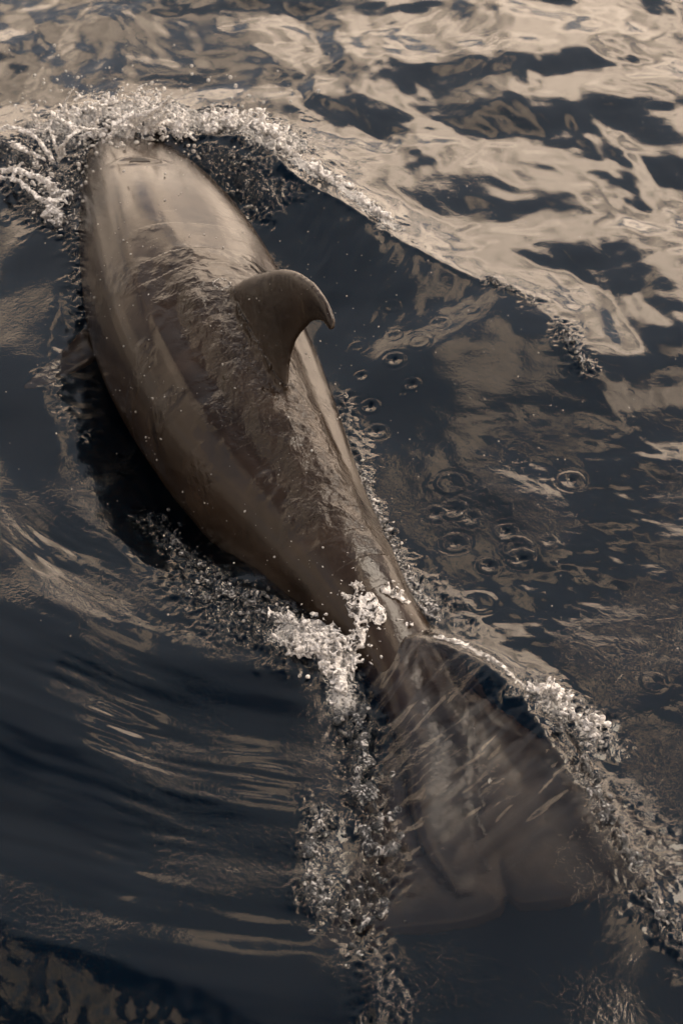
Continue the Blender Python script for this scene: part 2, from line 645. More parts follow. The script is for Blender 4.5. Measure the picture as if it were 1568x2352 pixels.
# film: how much rolling water covers the skin (0 smooth, 1 lumpy)
bvn = np.empty(len(body.data.vertices) * 3, np.float32)
body.data.vertices.foreach_get('co', bvn)
bvn = bvn.reshape(-1, 3)
d2 = ((bvn[:, None, 0] - CEN[None, ::3, 0]) ** 2 + (bvn[:, None, 1] - CEN[None, ::3, 1]) ** 2 + (bvn[:, None, 2] - CEN[None, ::3, 2]) ** 2)
sidx = d2.argmin(1) * 3
spar = sidx / nS
lat = np.einsum('ij,ij->i', bvn - CEN[sidx], RIr[sidx]) / RW[sidx]
hup = np.einsum('ij,ij->i', bvn - CEN[sidx], UPr[sidx]) / RH[sidx]
patch = fbm(bvn[:, 0] * 5, bvn[:, 1] * 5, 3, 5)
film = 0.03 + 0.85 * sstep(0.44, 0.58, spar + 0.04 * patch) * sstep(-0.75, -0.30, lat + 0.1 * patch) * sstep(0.55, 0.28, lat + 0.15 * patch)
film += 0.35 * sstep(0.70, 0.80, spar) * sstep(-0.85, -0.45, lat + 0.1 * patch) + 0.22 * sstep(0.0, 0.5, patch) * sstep(0.40, 0.60, spar) + 0.06 * sstep(0.0, 0.4, patch)
film *= (0.1 + 0.9 * sstep(0.80, 0.72, spar)) * np.where(hup > 1.12, 0.16, 1.0) * (0.24 + 0.76 * sstep(0.42, 0.56, spar + 0.05 * patch))
# real relief on the rolling water film
nrm = np.empty(len(body.data.vertices) * 3, np.float32)
body.data.vertices.foreach_get('normal', nrm)
nrm = nrm.reshape(-1, 3)
su, sv = spar * 3.2, lat * 0.3
rel = fbm(bvn[:, 0] * 13 + bvn[:, 2] * 5, bvn[:, 1] * 9 - bvn[:, 2] * 7, 3, 2, 0.55)
rel = rel + 0.5 * (0.5 - np.abs(fbm(bvn[:, 0] * 7 + 3, bvn[:, 1] * 7, 2, 6))) 
bvn2 = bvn + nrm * (rel * film * 0.0075)[:, None]
body.data.vertices.foreach_set('co', bvn2.astype(np.float32).ravel())
fa = body.data.attributes.new('film', 'FLOAT', 'POINT')
fa.data.foreach_set('value', np.clip(film, 0, 1.2).astype(np.float32))
body.data.update()

dol = bpy.data.objects.new('dolphin', None)
base = CEN[nS // 2].copy(); base[2] = 0
dol.location = base
COL.objects.link(dol)
tag(dol, 'wet grey-brown dolphin surging away just breaking the surface, hooked dorsal fin raised', 'dolphin')
body.parent = dol
body.matrix_parent_inverse = Matrix.Translation(-Vector(base))

# blowhole: a crescent slit set in a shallow rim on top of the head
BH = int(np.argmin([abs(c[1] - at(322, 395, 0.1)[1]) for c in CEN]))


def back_point(i, latf, off=0.0):
    """point on the back at station i, lateral fraction latf"""
    a = math.acos(max(-1, min(1, latf)))
    return CEN[i] + RIr[i] * (RW[i] * math.cos(a)) + UPr[i] * (RH[i] * math.sin(a) + off)


# ------------------------------------------------------------------ water height field
CREST = atl([(200, 268, .12), (330, 268, .15), (470, 300, .17), (590, 305, .19), (655, 380, .17), (760, 435, .14), (885, 512, .11), (960, 563, .09), (1130, 645, .065),
             (1285, 735, .055), (1345, 850, .05), (1385, 905, .045), (1480, 1000, .035), (1600, 1120, .02), (1750, 1300, .005)])
CRESTL = atl([(330, 268, .13), (200, 262, .12), (90, 290, .10), (-30, 330, .08), (-200, 400, .03)])
HUMP = atl([(905, 1440, .045), (1000, 1560, .04), (1110, 1760, .045), (1200, 1960, .045), (1300, 2200, .035), (1380, 2400, .02)])
RIDGE = atl([(960, 1455, .08), (1060, 1480, .10), (1150, 1545, .11), (1225, 1625, .11), (1290, 1740, .09), (1370, 1870, .075), (1450, 2000, .055), (1560, 2150, .035), (1700, 2350, .01)])
CHAN = atl([(800, 1480), (815, 1600), (850, 1750), (880, 1880), (850, 2020), (830, 2100)])

RINGS = [(905, 835, 26, 1.4), (945, 890, 22, 1.1), (865, 980, 26, 1.3), (850, 925, 24, 1.3), (900, 715, 22, .7), (1080, 735, 18, .5), (1010, 760, 24, .5), (1035, 1108, 34, .8),
         (1185, 1050, 34, .5), (1310, 1105, 30, 1.3), (1155, 1170, 22, .7), (1162, 1222, 26, 1.3), (1122, 1296, 24, 1.2), (1187, 1258, 34, 1.0), (1195, 1282, 30, 1.2),
         (1258, 1246, 20, 1.1), (1042, 1165, 30, 1.0), (1000, 1172, 26, 1.2), (1080, 1186, 26, 1.1), (1485, 1275, 24, .4), (1100, 1382, 34, .8), (1045, 1240, 30, 1.2),
         (1500, 1570, 26, .9), (960, 800, 30, .6), (1390, 1510, 28, .6), (830, 860, 18, 1.1), (990, 1110, 16, .6), (905, 780, 20, .6), (820, 795, 20, .5), (925, 905, 14, .9),
         (1480, 1190, 14, .4), (880, 1060, 18, .8), (1210, 1200, 12, .6)]


def poly_soft(X, Y, P, w):
    """1 inside polygon, fading over w outside"""
    m = inside(X, Y, P)
    d, _, _, _ = polydist(X, Y, np.vstack([P, P[:1]]))
    sd_ = np.where(m, d, -d)
    return sstep(-w, w, sd_)


HOLLOW = atl([(230, 470), (140, 600), (100, 760), (100, 900), (118, 1040), (165, 1180), (235, 1275), (320, 1320), (430, 1335), (560, 1330), (700, 1280), (700, 1000), (600, 700), (450, 450)])


def height(X, Y):
    X = np.asarray(X, float); Y = np.asarray(Y, float)
    far = sstep(5, 30, np.hypot(X, Y - 4))
    # swell and chop
    wx = X + 0.10 * perlin(X * 1.6, Y * 1.6, 3)
    wy = Y + 0.10 * perlin(X * 1.6, Y * 1.6, 8)
    H = 0.030 * perlin(wx * 0.9, wy * 0.9, 1) + 0.020 * perlin(wx * 2.1, wy * 1.9, 2)
    up = sstep(4.4, 5.6, Y + 0.55 * X)                       # the open water beyond the bow wave
    H = H + (0.0098 * perlin(wx * 4.3, wy * 3.3, 4) + 0.0042 * perlin(wx * 7.0, wy * 5.0, 5) + 0.0016 * perlin(wx * 15, wy * 11, 9)) * (0.25 + 0.75 * up)
    # long swell towards the horizon
    H = H + far * (0.25 * perlin(X * 0.09, Y * 0.12, 6) + 0.06 * perlin(X * 0.5, Y * 0.6, 7))
    near = 1 - far
    A = 0
    # bow wave
    d, s, p, v = polydist(X, Y, CREST, CREST[:, 2], 0.06)
    farside = s > 0
    ws = sstep(-0.6, 0.6, s)
    A = A + v * (ws * np.exp(-(d / (0.36 + 0.10 * perlin(X * 1.5, Y * 1.5, 23))) ** 1.3) + (1 - ws) * np.exp(-(d / 0.55) ** 1.25))
    d2_, s2, p2, v2 = polydist(X, Y, CRESTL, CRESTL[:, 2], 0.06)
    ws2 = sstep(0.6, -0.6, s2)
    B_ = (v2 * (ws2 * np.exp(-(d2_ / 0.22) ** 1.5) + (1 - ws2) * np.exp(-(d2_ / 0.35) ** 1.3)))
    A = 0.5 * (A + B_ + np.sqrt((A - B_) ** 2 + 0.0016)) - 0.02
    A = A + 0.010 * np.exp(-d / 0.018) * sstep(0.046, 0.09, v)
    # streaks pulled down the near face of the bow wave
    nf = (1 - ws) * sstep(0.0, 0.08, d) * sstep(0.75, 0.2, d) * sstep(0.05, 0.12, v) * sstep(0.10, 0.35, p)
    q_ = X * 0.82 - Y * 0.57
    r_ = X * 0.57 + Y * 0.82
    A = A + nf * (0.0040 * fbm(q_ * 13 + r_ * 3, r_ * 3.0, 3, 21))
    # hollow along the left flank
    tx, ty = TAN[70][:2] / np.linalg.norm(TAN[70][:2])
    wob = 0.03 * perlin(X * 5, Y * 5, 17) + 0.006 * perlin(X * 22, Y * 22, 18)
    dh_, _, _, _ = polydist(X, Y, HOLLOW, None, 0.05)
    ins = inside(X, Y, HOLLOW)
    A = A - 0.105 * sstep(0.0, 0.40, np.where(ins, dh_ + wob, -1)) * near
    # hollow at the right flank, shallower
    bx, by = at(800, 900, 0)[:2]
    u_ = (X - bx) * tx + (Y - by) * ty
    v_ = -(X - bx) * ty + (Y - by) * tx
    A = A - 0.04 * np.exp(-(u_ / 0.8) ** 2 - (v_ / 0.22) ** 2)
    # hump of water carried over the flukes, breaking off at its right edge
    dh, sh, ph, vh = polydist(X, Y, HUMP, HUMP[:, 2], 0.06)
    dr, sr, pr, vr = polydist(X, Y, RIDGE, RIDGE[:, 2], 0.05)
    start = at(905, 1440, 0)
    on = sstep(0.35, -0.15, Y - start[1])
    hum = vh * np.exp(-(dh / 0.32) ** 2) * on
    wr = sstep(-0.5, 0.5, sr)
    rid = vr * (wr * np.exp(-(dr / 0.10) ** 1.5) + (1 - wr) * np.exp(-(dr / 0.22) ** 1.6)) * on
    ed_ = 0.25 + 0.75 * sstep(2.05, 2.7, Y)
    hum = hum * ed_; rid = rid * ed_
    A = A + 0.5 * (hum + rid + np.sqrt((hum - rid) ** 2 + 0.0006)) - 0.5 * math.sqrt(0.0006)
    # ripples lying across the flow over the hump
    onh = np.exp(-(dh / 0.30) ** 2) * on * (0.08 + 0.92 * sstep(2.35, 2.8, Y)) * np.where(sr > 0, sstep(0.05, 0.0, dr), 1)
    A = A + onh * (0.0062 * perlin(ph * 18 + dh * sh * 8, dh * sh * 4.2, 31) + 0.0030 * perlin(ph * 44 + dh * sh * 18, dh * sh * 9, 32) + 0.0010 * perlin(ph * 90 + dh * sh * 30, dh * sh * 22, 33))
    # sunk channel at the left of the hump
    dc, sc_, pc, _ = polydist(X, Y, CHAN)
    A = A - 0.035 * np.exp(-(dc / 0.10) ** 2)
    # fine arcs of ripples at the lower left, swinging round a point up by the left edge
    c0 = at(860, 760, 0)
    rr = np.hypot(X - c0[0], Y - c0[1])
    th = np.arctan2(Y - c0[1], X - c0[0])
    low = sstep(4.35, 3.7, Y) * sstep(0.15, -0.15, X)
    gate = sstep(-0.1, 0.5, perlin(X * 2.2, Y * 2.2, 41))
    A = A + low * (0.0024 * perlin(rr * 40, th * 12, 42) * (0.15 + gate) + 0.0030 * perlin(rr * 15, th * 5, 43) + 0.019 * perlin(rr * 4.2, th * 2.2, 44))
    # reflection rim of the hollow: ripples along its near edge
    hx, hy = at(250, 1290, 0)[:2]
    g = np.exp(-((X - hx) ** 2 + (Y - hy) ** 2) / 0.05)
    A = A + g * 0.0014 * perlin(rr * 52, th * 12, 45)
    # low right: broad patches
    A = A + sstep(0.1, 0.5, X) * sstep(4.6, 4.0, Y) * sstep(2.7, 3.4, Y) * (0.006 * perlin(X * 4, Y * 6, 51) + 0.0015 * perlin(X * 14 + Y * 9, Y * 17 - X * 4, 52) + 0.0005 * perlin(X * 30 + Y * 22, Y * 40 - X * 10, 53))
    # edge of the next wave at the bottom left
    e0 = at(0, 2140, 0); e1 = at(760, 2420, 0)
    dd = e1[:2] - e0[:2]; ln_ = np.linalg.norm(dd); dd = dd / ln_
    sdl = (X - e0[0]) * -dd[1] + (Y - e0[1]) * dd[0] + 0.02 * perlin(X * 7, Y * 7, 61) + 0.008 * perlin(X * 25, Y * 25, 62)
    A = A - 0.10 * sstep(0.03, -0.22, sdl)
    # drop rings and pits
    for px, py, r, a in RINGS:
        q = at(px, py, 0.0)
        m = np.hypot(X - q[0], Y - q[1])
        near_ = m < 0.11
        if not near_.any(): continue
        mm = m[near_]
        Rm = r / 760
        w = 0.0075
        ring = 0.0016 * a * np.exp(-((mm - Rm) / w) ** 2) + 0.0005 * a * np.exp(-((mm - Rm * 1.5) / w) ** 2) - 0.0012 * a * np.exp(-((mm - Rm * 1.28) / w) ** 2)
        pit = -0.013 * max(0, a - 0.75) * np.exp(-(mm / 0.012) ** 2)
        if isinstance(A, np.ndarray): A[near_] += ring + pit
    return H + near * A


# foam / turbulence field from strokes (px, py, z, radius m, strength)
TURB = [  # polylines: points (px,py), width m, churn height m, foam 0..1
    ([(150, 300), (260, 280), (400, 275), (520, 305), (600, 320), (640, 370)], 0.13, 0.035, 0.95),
    ([(20, 340), (90, 400), (110, 470), (200, 400)], 0.10, 0.022, 0.30),
    ([(640, 370), (700, 415), (780, 445), (850, 490), (895, 520)], 0.045, 0.016, 0.85),
    ([(480, 400), (560, 430), (600, 470)], 0.09, 0.022, 0.12),
    ([(1130, 640), (1180, 670), (1225, 690)], 0.03, 0.012, 0.25),
    ([(1290, 750), (1310, 800), (1345, 845)], 0.035, 0.012, 0.15),
    ([(165, 450), (150, 520), (190, 600), (195, 700)], 0.05, 0.009, 0.05),
    ([(350, 1120), (400, 1190), (450, 1270), (540, 1330), (600, 1380), (680, 1420)], 0.055, 0.014, 0.22),
    ([(450, 1330), (520, 1400), (600, 1440), (680, 1470)], 0.08, 0.014, 0.22),
    ([(820, 1060), (860, 1150), (890, 1220), (930, 1290), (965, 1340), (1000, 1400)], 0.035, 0.020, 0.50),
    ([(930, 1290), (990, 1330), (1030, 1400)], 0.06, 0.014, 0.15),
    ([(690, 1450), (780, 1440), (850, 1400), (915, 1370)], 0.07, 0.020, 1.0),
    ([(740, 1480), (780, 1540), (785, 1590)], 0.04, 0.020, 0.75),
    ([(800, 1600), (820, 1680), (830, 1760), (860, 1850), (880, 1930), (850, 2010), (810, 2080)], 0.048, 0.026, 0.10),
    ([(735, 1840), (720, 1920), (715, 1990), (740, 2060)], 0.04, 0.022, 0.35),
    ([(840, 2080), (850, 2200), (880, 2352)], 0.045, 0.013, 0.0),
    ([(1000, 1465), (1060, 1480), (1110, 1510), (1160, 1555), (1210, 1600)], 0.018, 0.008, 0.75),
    ([(1230, 1600), (1300, 1620), (1350, 1660)], 0.06, 0.030, 0.70),
    ([(1280, 1670), (1330, 1760), (1370, 1830), (1400, 1900), (1440, 1970)], 0.034, 0.022, 0.25),
    ([(1440, 1980), (1490, 2060), (1560, 2150), (1620, 2230)], 0.04, 0.016, 0.15),
    ([(1440, 1800), (1500, 1900), (1560, 2000)], 0.04, 0.010, 0.0),
    ([(790, 880), (800, 950), (830, 1020)], 0.03, 0.010, 0.08),
    ([(110, 830), (130, 900), (180, 960)], 0.04, 0.004, 0.0),
]


def turb_fields(X, Y):
    churn = np.zeros(X.shape); foam = np.zeros(X.shape)
    j = 0.6 + 0.8 * np.clip(0.5 + fbm(X * 9, Y * 9, 3, 71), 0, 1)
    for pts, w, hgt, fm in TURB:
        P_ = atl(pts, 0.05)
        x0, y0 = P_[:, 0].min() - 3 * w, P_[:, 1].min() - 3 * w
        x1, y1 = P_[:, 0].max() + 3 * w, P_[:, 1].max() + 3 * w
        m = (X > x0) & (X < x1) & (Y > y0) & (Y < y1)
        if not m.any(): continue
        d, _, _, _ = polydist(X[m], Y[m], P_)
        f = np.exp(-(d / (w * j[m])) ** 2)
        churn[m] = np.maximum(churn[m], f * hgt)
        foam[m] = np.maximum(foam[m], f * fm)
    return churn, foam


def axis_pts(lo, hi, step, far, n):
    mid = np.arange(lo, hi + step / 2, step)
    g = np.cumsum(np.geomspace(step * 1.4, far * 0.30, n))
    g = g * (far / g[-1])
    g = np.maximum(g, step * np.arange(1, n + 1))
    return np.r_[(lo - g)[::-1], mid, hi + g]


STEP = 0.006
gx = axis_pts(-1.65, 1.65, STEP, 320, 46)
gy = axis_pts(1.95, 7.9, STEP * 1.1, 320, 46)
X, Y = np.meshgrid(gx, gy)
Z = height(X, Y)
churn, foam = turb_fields(X, Y)
bil = 1 - np.abs(fbm(X * 22, Y * 22, 3, 81, 0.55)) * 2.0
bil2 = fbm(X * 60, Y * 60, 2, 85)
Z = Z + churn * (bil * 0.85 + bil2 * 0.16)
GX, GY, GZ = gx, gy, Z


def surf(x, y):
    """height of the finished water surface"""
    i = np.clip(np.searchsorted(GX, x) - 1, 0, len(GX) - 2)
    j = np.clip(np.searchsorted(GY, y) - 1, 0, len(GY) - 2)
    return GZ[j, i]


nx, ny = len(gx), len(gy)
VV = np.stack([X, Y, Z], -1).reshape(-1, 3)
ii, jj = np.meshgrid(np.arange(nx - 1), np.arange(ny - 1))
a = (jj * nx + ii).ravel()
FF = np.stack([a, a + 1, a + nx + 1, a + nx], 1)
# close the body of water: skirts and bed
bot = VV.reshape(ny, nx, 3)
edge = ([(0, i) for i in range(nx)] + [(j, nx - 1) for j in range(1, ny)] + [(ny - 1, i) for i in range(nx - 2, -1, -1)] + [(j, 0) for j in range(ny - 2, 0, -1)])
eidx = np.array([j * nx + i for j, i in edge])
low = VV[eidx].copy(); low[:, 2] = -6.0
base_i = len(VV)
n_e = len(eidx)
sk_f = np.array([(eidx[k], base_i + k, base_i + (k + 1) % n_e, eidx[(k + 1) % n_e]) for k in range(n_e)])
# bottom: fan of quads through a centre line is enough, flat
cen_i = base_i + n_e
VV = np.vstack([VV, low, [[0, 4, -6.0]]])
bt = np.array([(base_i + k, cen_i, cen_i, base_i + (k + 1) % n_e) for k in range(0)]).reshape(-1, 4)
me = bpy.data.meshes.new('water')
F4 = np.vstack([FF, sk_f]).astype(np.int32)
T3 = np.array([(base_i + (k + 1) % n_e, base_i + k, cen_i) for k in range(n_e)], np.int32)
me.vertices.add(len(VV)); me.vertices.foreach_set('co', VV.astype(np.float32).ravel())
loops = np.r_[F4.ravel(), T3.ravel()].astype(np.int32)
me.loops.add(len(loops)); me.loops.foreach_set('vertex_index', loops)
st = np.r_[np.arange(len(F4)) * 4, len(F4) * 4 + np.arange(len(T3)) * 3].astype(np.int32)
tt = np.r_[np.full(len(F4), 4), np.full(len(T3), 3)].astype(np.int32)
me.polygons.add(len(st)); me.polygons.foreach_set('loop_start', st); me.polygons.foreach_set('loop_total', tt)
me.update(calc_edges=True)
sm = np.ones(len(st), bool); sm[len(FF):] = False
me.polygons.foreach_set('use_smooth', sm)
me.materials.append(M_water)
fa = me.attributes.new('foam', 'FLOAT', 'POINT')
fa.data.foreach_set('value', np.r_[foam.ravel(), np.zeros(n_e + 1)].astype(np.float32))
rip = 0.10 + 1.3 * churn / 0.03 + 0.5 * sstep(4.4, 3.8, Y) * sstep(-0.2, 0.4, perlin(X * 3, Y * 3, 90)) * sstep(9, 7, Y)
fa = me.attributes.new('ripple', 'FLOAT', 'POINT')
fa.data.foreach_set('value', np.r_[np.clip(rip, 0, 2).ravel(), np.zeros(n_e + 1)].astype(np.float32))
water = bpy.data.objects.new('water', me)
COL.objects.link(water)
tag(water, 'dark navy sea surface reflecting warm cloud', kind='structure')

# seat the blowhole on the real skin by ray cast from above
dgx = bpy.context.evaluated_depsgraph_get()
from mathutils.bvhtree import BVHTree
bt_ = BVHTree.FromPolygons([tuple(v.co) for v in body.data.vertices], [tuple(p.vertices) for p in body.data.polygons])
cam_p = Vector((0, 0, CAM_H))


def on_skin(px, py):
    q = Vector(at(px, py, 0))
    hit = bt_.ray_cast(cam_p, (q - cam_p).normalized())
    return hit[0], hit[1]


hp, hn = on_skin(322, 369)
# press a shallow pit into the skin and lay the slit in it
hpn = np.array(hp)
dd_ = bvn2 - hpn
la = dd_ @ RIr[BH] / 0.062; lb = dd_ @ TAN[BH] / 0.030
inn = np.exp(-(la ** 2 + (lb + 0.4 * (la ** 2) - 0.1) ** 2) * 1.6)
bvn3 = bvn2 - nrm * (inn * 0.010)[:, None] + nrm * (np.exp(-((np.sqrt(la ** 2 + lb ** 2) - 1.5) / 0.4) ** 2) * 0.003)[:, None]
body.data.vertices.foreach_set('co', bvn3.astype(np.float32).ravel())
body.data.update()
bt_ = BVHTree.FromPolygons([tuple(v.co) for v in body.data.vertices], [tuple(p.vertices) for p in body.data.polygons])
bmn = bmesh.new()
ringv = []
for t in np.linspace(0, 2 * math.pi, 28, endpoint=False):
    w_ = math.cos(t) * 24
    q, qn = on_skin(322 + w_, 366 + 4.5 * math.sin(t) * (1 - 0.3 * math.cos(t) ** 2) + 5.0 * (w_ / 24) ** 2)
    ringv.append((q, qn))
top = [bmn.verts.new(q + qn * 0.0012) for q, qn in ringv]
low_ = [bmn.verts.new(q - qn * 0.006) for q, qn in ringv]
bmn.faces.new(top); bmn.faces.new(low_[::-1])
for k in range(28):
    bmn.faces.new([top[k], low_[k], low_[(k + 1) % 28], top[(k + 1) % 28]])
bmesh.ops.recalc_face_normals(bmn, faces=bmn.faces)
mb = bpy.data.meshes.new('blowhole'); bmn.to_mesh(mb); bmn.free()
mb.materials.append(M_dark)
blow = bpy.data.objects.new('blowhole', mb); COL.objects.link(blow)
blow.parent = dol
blow.matrix_parent_inverse = Matrix.Translation(-Vector(base))

# ------------------------------------------------------------------ foam clumps, jets and spray
ico = bmesh.new(); bmesh.ops.create_icosphere(ico, subdivisions=1, radius=1)
IV = np.array([v.co[:] for v in ico.verts]); IF = np.array([[v.index for v in f.verts] for f in ico.faces]); ico.free()
ico = bmesh.new(); bmesh.ops.create_icosphere(ico, subdivisions=2, radius=1)
IV2 = np.array([v.co[:] for v in ico.verts]); IF2 = np.array([[v.index for v in f.verts] for f in ico.faces]); ico.free()


def balls(P, rad, hi=False, stretch=1.2):
    iv, if_ = (IV2, IF2) if hi else (IV, IF)
    P = np.asarray(P); rad = np.asarray(rad)
    n = len(P)
    st_ = 1 + (stretch - 1) * RNG.random(n)
    ax = RNG.normal(size=(n, 3)); ax[:, 2] *= 0.6
    ax /= np.linalg.norm(ax, axis=1)[:, None]
    dv = iv @ ax.T                                     # (verts, n)
    base_ = iv[None] * (0.9 / np.sqrt(st_))[:, None, None]
    V = (base_ + ax[:, None, :] * (dv.T * (st_ - 0.9 / np.sqrt(st_))[:, None])[:, :, None]) * rad[:, None, None] + P[:, None, :]
    F = if_[None] + (np.arange(n) * len(iv))[:, None, None]
    return V.reshape(-1, 3), F.reshape(-1, 3)


def clump(name, label, P, rad, mat, voxel=0.005, cat='foam', smooth_it=2, kind='stuff', stretch=2.8):
    V, F = balls(P, rad, stretch=stretch)
    o = mesh_obj(name, V, F, mat)
    r = o.modifiers.new('r', 'REMESH'); r.mode = 'VOXEL'; r.voxel_size = voxel; r.use_smooth_shade = True
    s = o.modifiers.new('s', 'SMOOTH'); s.factor = 0.5; s.iterations = smooth_it
    apply_mods(o)
    tag(o, label, cat, kind=kind)
    return o


def stroke_pts(path, n, width, zlift, r0, r1, on_body=False):
    """random blobs along a picture path, sitting on the water"""
    P_ = atl(path, 0.05)
    d = np.r_[0, np.cumsum(np.linalg.norm(np.diff(P_, axis=0), axis=1))]
    t = RNG.random(n) * d[-1]
    x = np.interp(t, d, P_[:, 0]) + RNG.normal(0, width, n) * 0.6
    y = np.interp(t, d, P_[:, 1]) + RNG.normal(0, width, n) * 0.6
    keep = fbm(x * 12, y * 12, 2, 95) > -0.15
    x, y = x[keep], y[keep]
    r = r0 + (r1 - r0) * RNG.random(len(x)) ** 2.2
    z = surf(x, y)
    for k in range(len(x)):                      # foam lies on the skin where the back stands above the water
        hit = bt_.ray_cast(Vector((x[k], y[k], 1.0)), Vector((0, 0, -1)))
        if hit[0] is not None and z[k] < hit[0].z < z[k] + (0.30 if on_body else 0.0): z[k] = hit[0].z
    z = z + np.abs(RNG.normal(0, zlift, len(x))) - 0.35 * r
    return np.stack([x, y, z], 1), r


def jet(path, r0, r1, n=60, wob=0.006):
    """liquid thread through (px,py,z) points, thinning from r0 to r1"""
    P_ = atl(path)
    d = np.r_[0, np.cumsum(np.linalg.norm(np.diff(P_, axis=0), axis=1))]
    n = max(n, int(d[-1] / 0.006))
    C = resample(P_, n)
    k = np.arange(n) / (n - 1)
    C = C + np.stack([perlin(k * 9 + i * 31, k * 0 + P_[0, 0] * 7, 101 + i) * wob for i in range(3)], 1)
    r = (r0 + (r1 - r0) * k) * (1 + 0.5 * perlin(k * 22, k * 0 + P_[0, 1] * 5, 104))
    return C, r


def join(*lst):
    return np.vstack([a for a, b in lst]), np.concatenate([b for a, b in lst])


# white water thrown up by the head
head = [stroke_pts([(150, 300), (240, 275), (330, 250), (385, 262)], 700, 0.09, 0.03, 0.004, 0.014),
        stroke_pts([(230, 345), (300, 330), (400, 340), (470, 335), (560, 320)], 1300, 0.07, 0.035, 0.004, 0.015),
        stroke_pts([(420, 330), (520, 305), (590, 308), (625, 350), (650, 395)], 1300, 0.05, 0.035, 0.004, 0.013),
        jet([(300, 290, .15), (340, 262, .24), (375, 240, .32), (384, 228, .36)], .022, .006),
        jet([(330, 300, .15), (372, 270, .25), (386, 250, .30)], .018, .006),
        jet([(270, 300, .13), (320, 270, .2), (370, 250, .27)], .02, .008),
        jet([(290, 320, .14), (300, 280, .2), (330, 262, .26), (360, 262, .26)], .016, .007)]
clump('foam', 'bright white foam heaped in front of the dolphin\'s head', *join(*head), M_foam, 0.0055)
left = [jet([(-30, 310, .12), (20, 292, .15), (60, 300, .16), (105, 296, .18), (125, 268, .2), (128, 260, .21)], .012, .006),
        jet([(118, 255, .2), (128, 268, .22), (160, 286, .22), (205, 300, .2)], .006, .010),
        jet([(30, 330, .14), (60, 345, .15), (105, 368, .14)], .011, .007),
        jet([(150, 340, .12), (135, 370, .1), (128, 330, .2), (115, 300, .18)], .007, .006),
        jet([(140, 360, .1), (150, 322, .2), (185, 300, .22), (225, 302, .2), (240, 330, .16)], .010, .006),
        jet([(245, 330, .15), (262, 300, .22), (285, 285, .25), (320, 300, .2), (330, 320, .16)], .008, .005),
        jet([(0, 405, .1), (50, 420, .12), (90, 455, .1), (130, 480, .06)], .008, .010),
        jet([(10, 390, .1), (70, 400, .15), (110, 420, .12), (140, 455, .06)], .012, .014),
        jet([(100, 500, .05), (120, 470, .1), (150, 450, .1), (165, 440, .08)], .012, .006),
        jet([(135, 520, .03), (130, 485, .08), (118, 460, .1)], .018, .007),
        jet([(222, 440, .06), (230, 475, .06), (210, 512, .0)], .009, .005),
        jet([(215, 400, .1), (225, 375, .14), (235, 350, .15)], .009, .005),
        stroke_pts([(60, 400), (110, 450), (130, 510)], 170, 0.06, 0.03, 0.004, 0.012),
        jet([(60, 300, .16), (95, 330, .2), (120, 370, .14)], .006, .010),
        jet([(170, 300, .16), (150, 250, .26), (160, 215, .33), (172, 200, .37)], .010, .004),
        jet([(90, 290, .15), (78, 262, .22), (84, 240, .28)], .009, .004),
        jet([(215, 290, .16), (228, 250, .26), (222, 225, .32)], .010, .004),
        stroke_pts([(60, 340), (130, 390), (210, 360), (250, 400)], 260, 0.09, 0.05, 0.003, 0.010),
        stroke_pts([(130, 440), (200, 460), (230, 440), (160, 540)], 240, 0.06, 0.03, 0.003, 0.009)]
clump('splash', 'jagged splash of water threads and drops left of the dolphin\'s head', *join(*left), M_foam, 0.0045, 'splash', 1)
crest = [stroke_pts([(640, 375), (700, 412), (750, 430), (800, 448), (850, 488), (900, 522)], 620, 0.022, 0.012, 0.003, 0.010),
         stroke_pts([(700, 412), (750, 425), (800, 450)], 300, 0.03, 0.02, 0.003, 0.010)]
clump('foam', 'thin line of white foam along the bow wave crest', *join(*crest), M_foam, 0.0045)
mid = [stroke_pts([(900, 522), (960, 563), (1050, 610), (1130, 645)], 110, 0.006, 0.003, 0.002, 0.005),
       stroke_pts([(1120, 640), (1160, 665), (1225, 692)], 130, 0.016, 0.010, 0.003, 0.009),
       stroke_pts([(1285, 740), (1305, 800), (1345, 850)], 160, 0.02, 0.010, 0.003, 0.008)]
clump('foam', 'broken glassy lip at the far end of the bow wave crest', *join(*mid), M_clear, 0.0045)
rt = [stroke_pts([(450, 380), (500, 400), (560, 430), (600, 470), (570, 500)], 420, 0.07, 0.012, 0.003, 0.010)]
clump('foam', 'dark bubbling water under the bow wave right of the head', *join(*rt), M_clear, 0.0045, stretch=1.5)
fl = [stroke_pts([(350, 1120), (385, 1170), (430, 1240), (500, 1310)], 260, 0.035, 0.014, 0.003, 0.010),
      stroke_pts([(430, 1320), (520, 1350), (600, 1370), (660, 1410)], 420, 0.05, 0.016, 0.003, 0.011)]
clump('foam', 'bubbling water where the left flank meets the surface', *join(*fl), M_clear, 0.0045, stretch=1.8)
fr = [stroke_pts([(815, 1040), (850, 1130), (880, 1200), (900, 1260), (950, 1330), (1000, 1410)], 620, 0.028, 0.016, 0.003, 0.011)]
clump('foam', 'sparkling foam beads along the right flank of the dolphin', *join(*fr), M_bead, 0.0045, stretch=1.8)
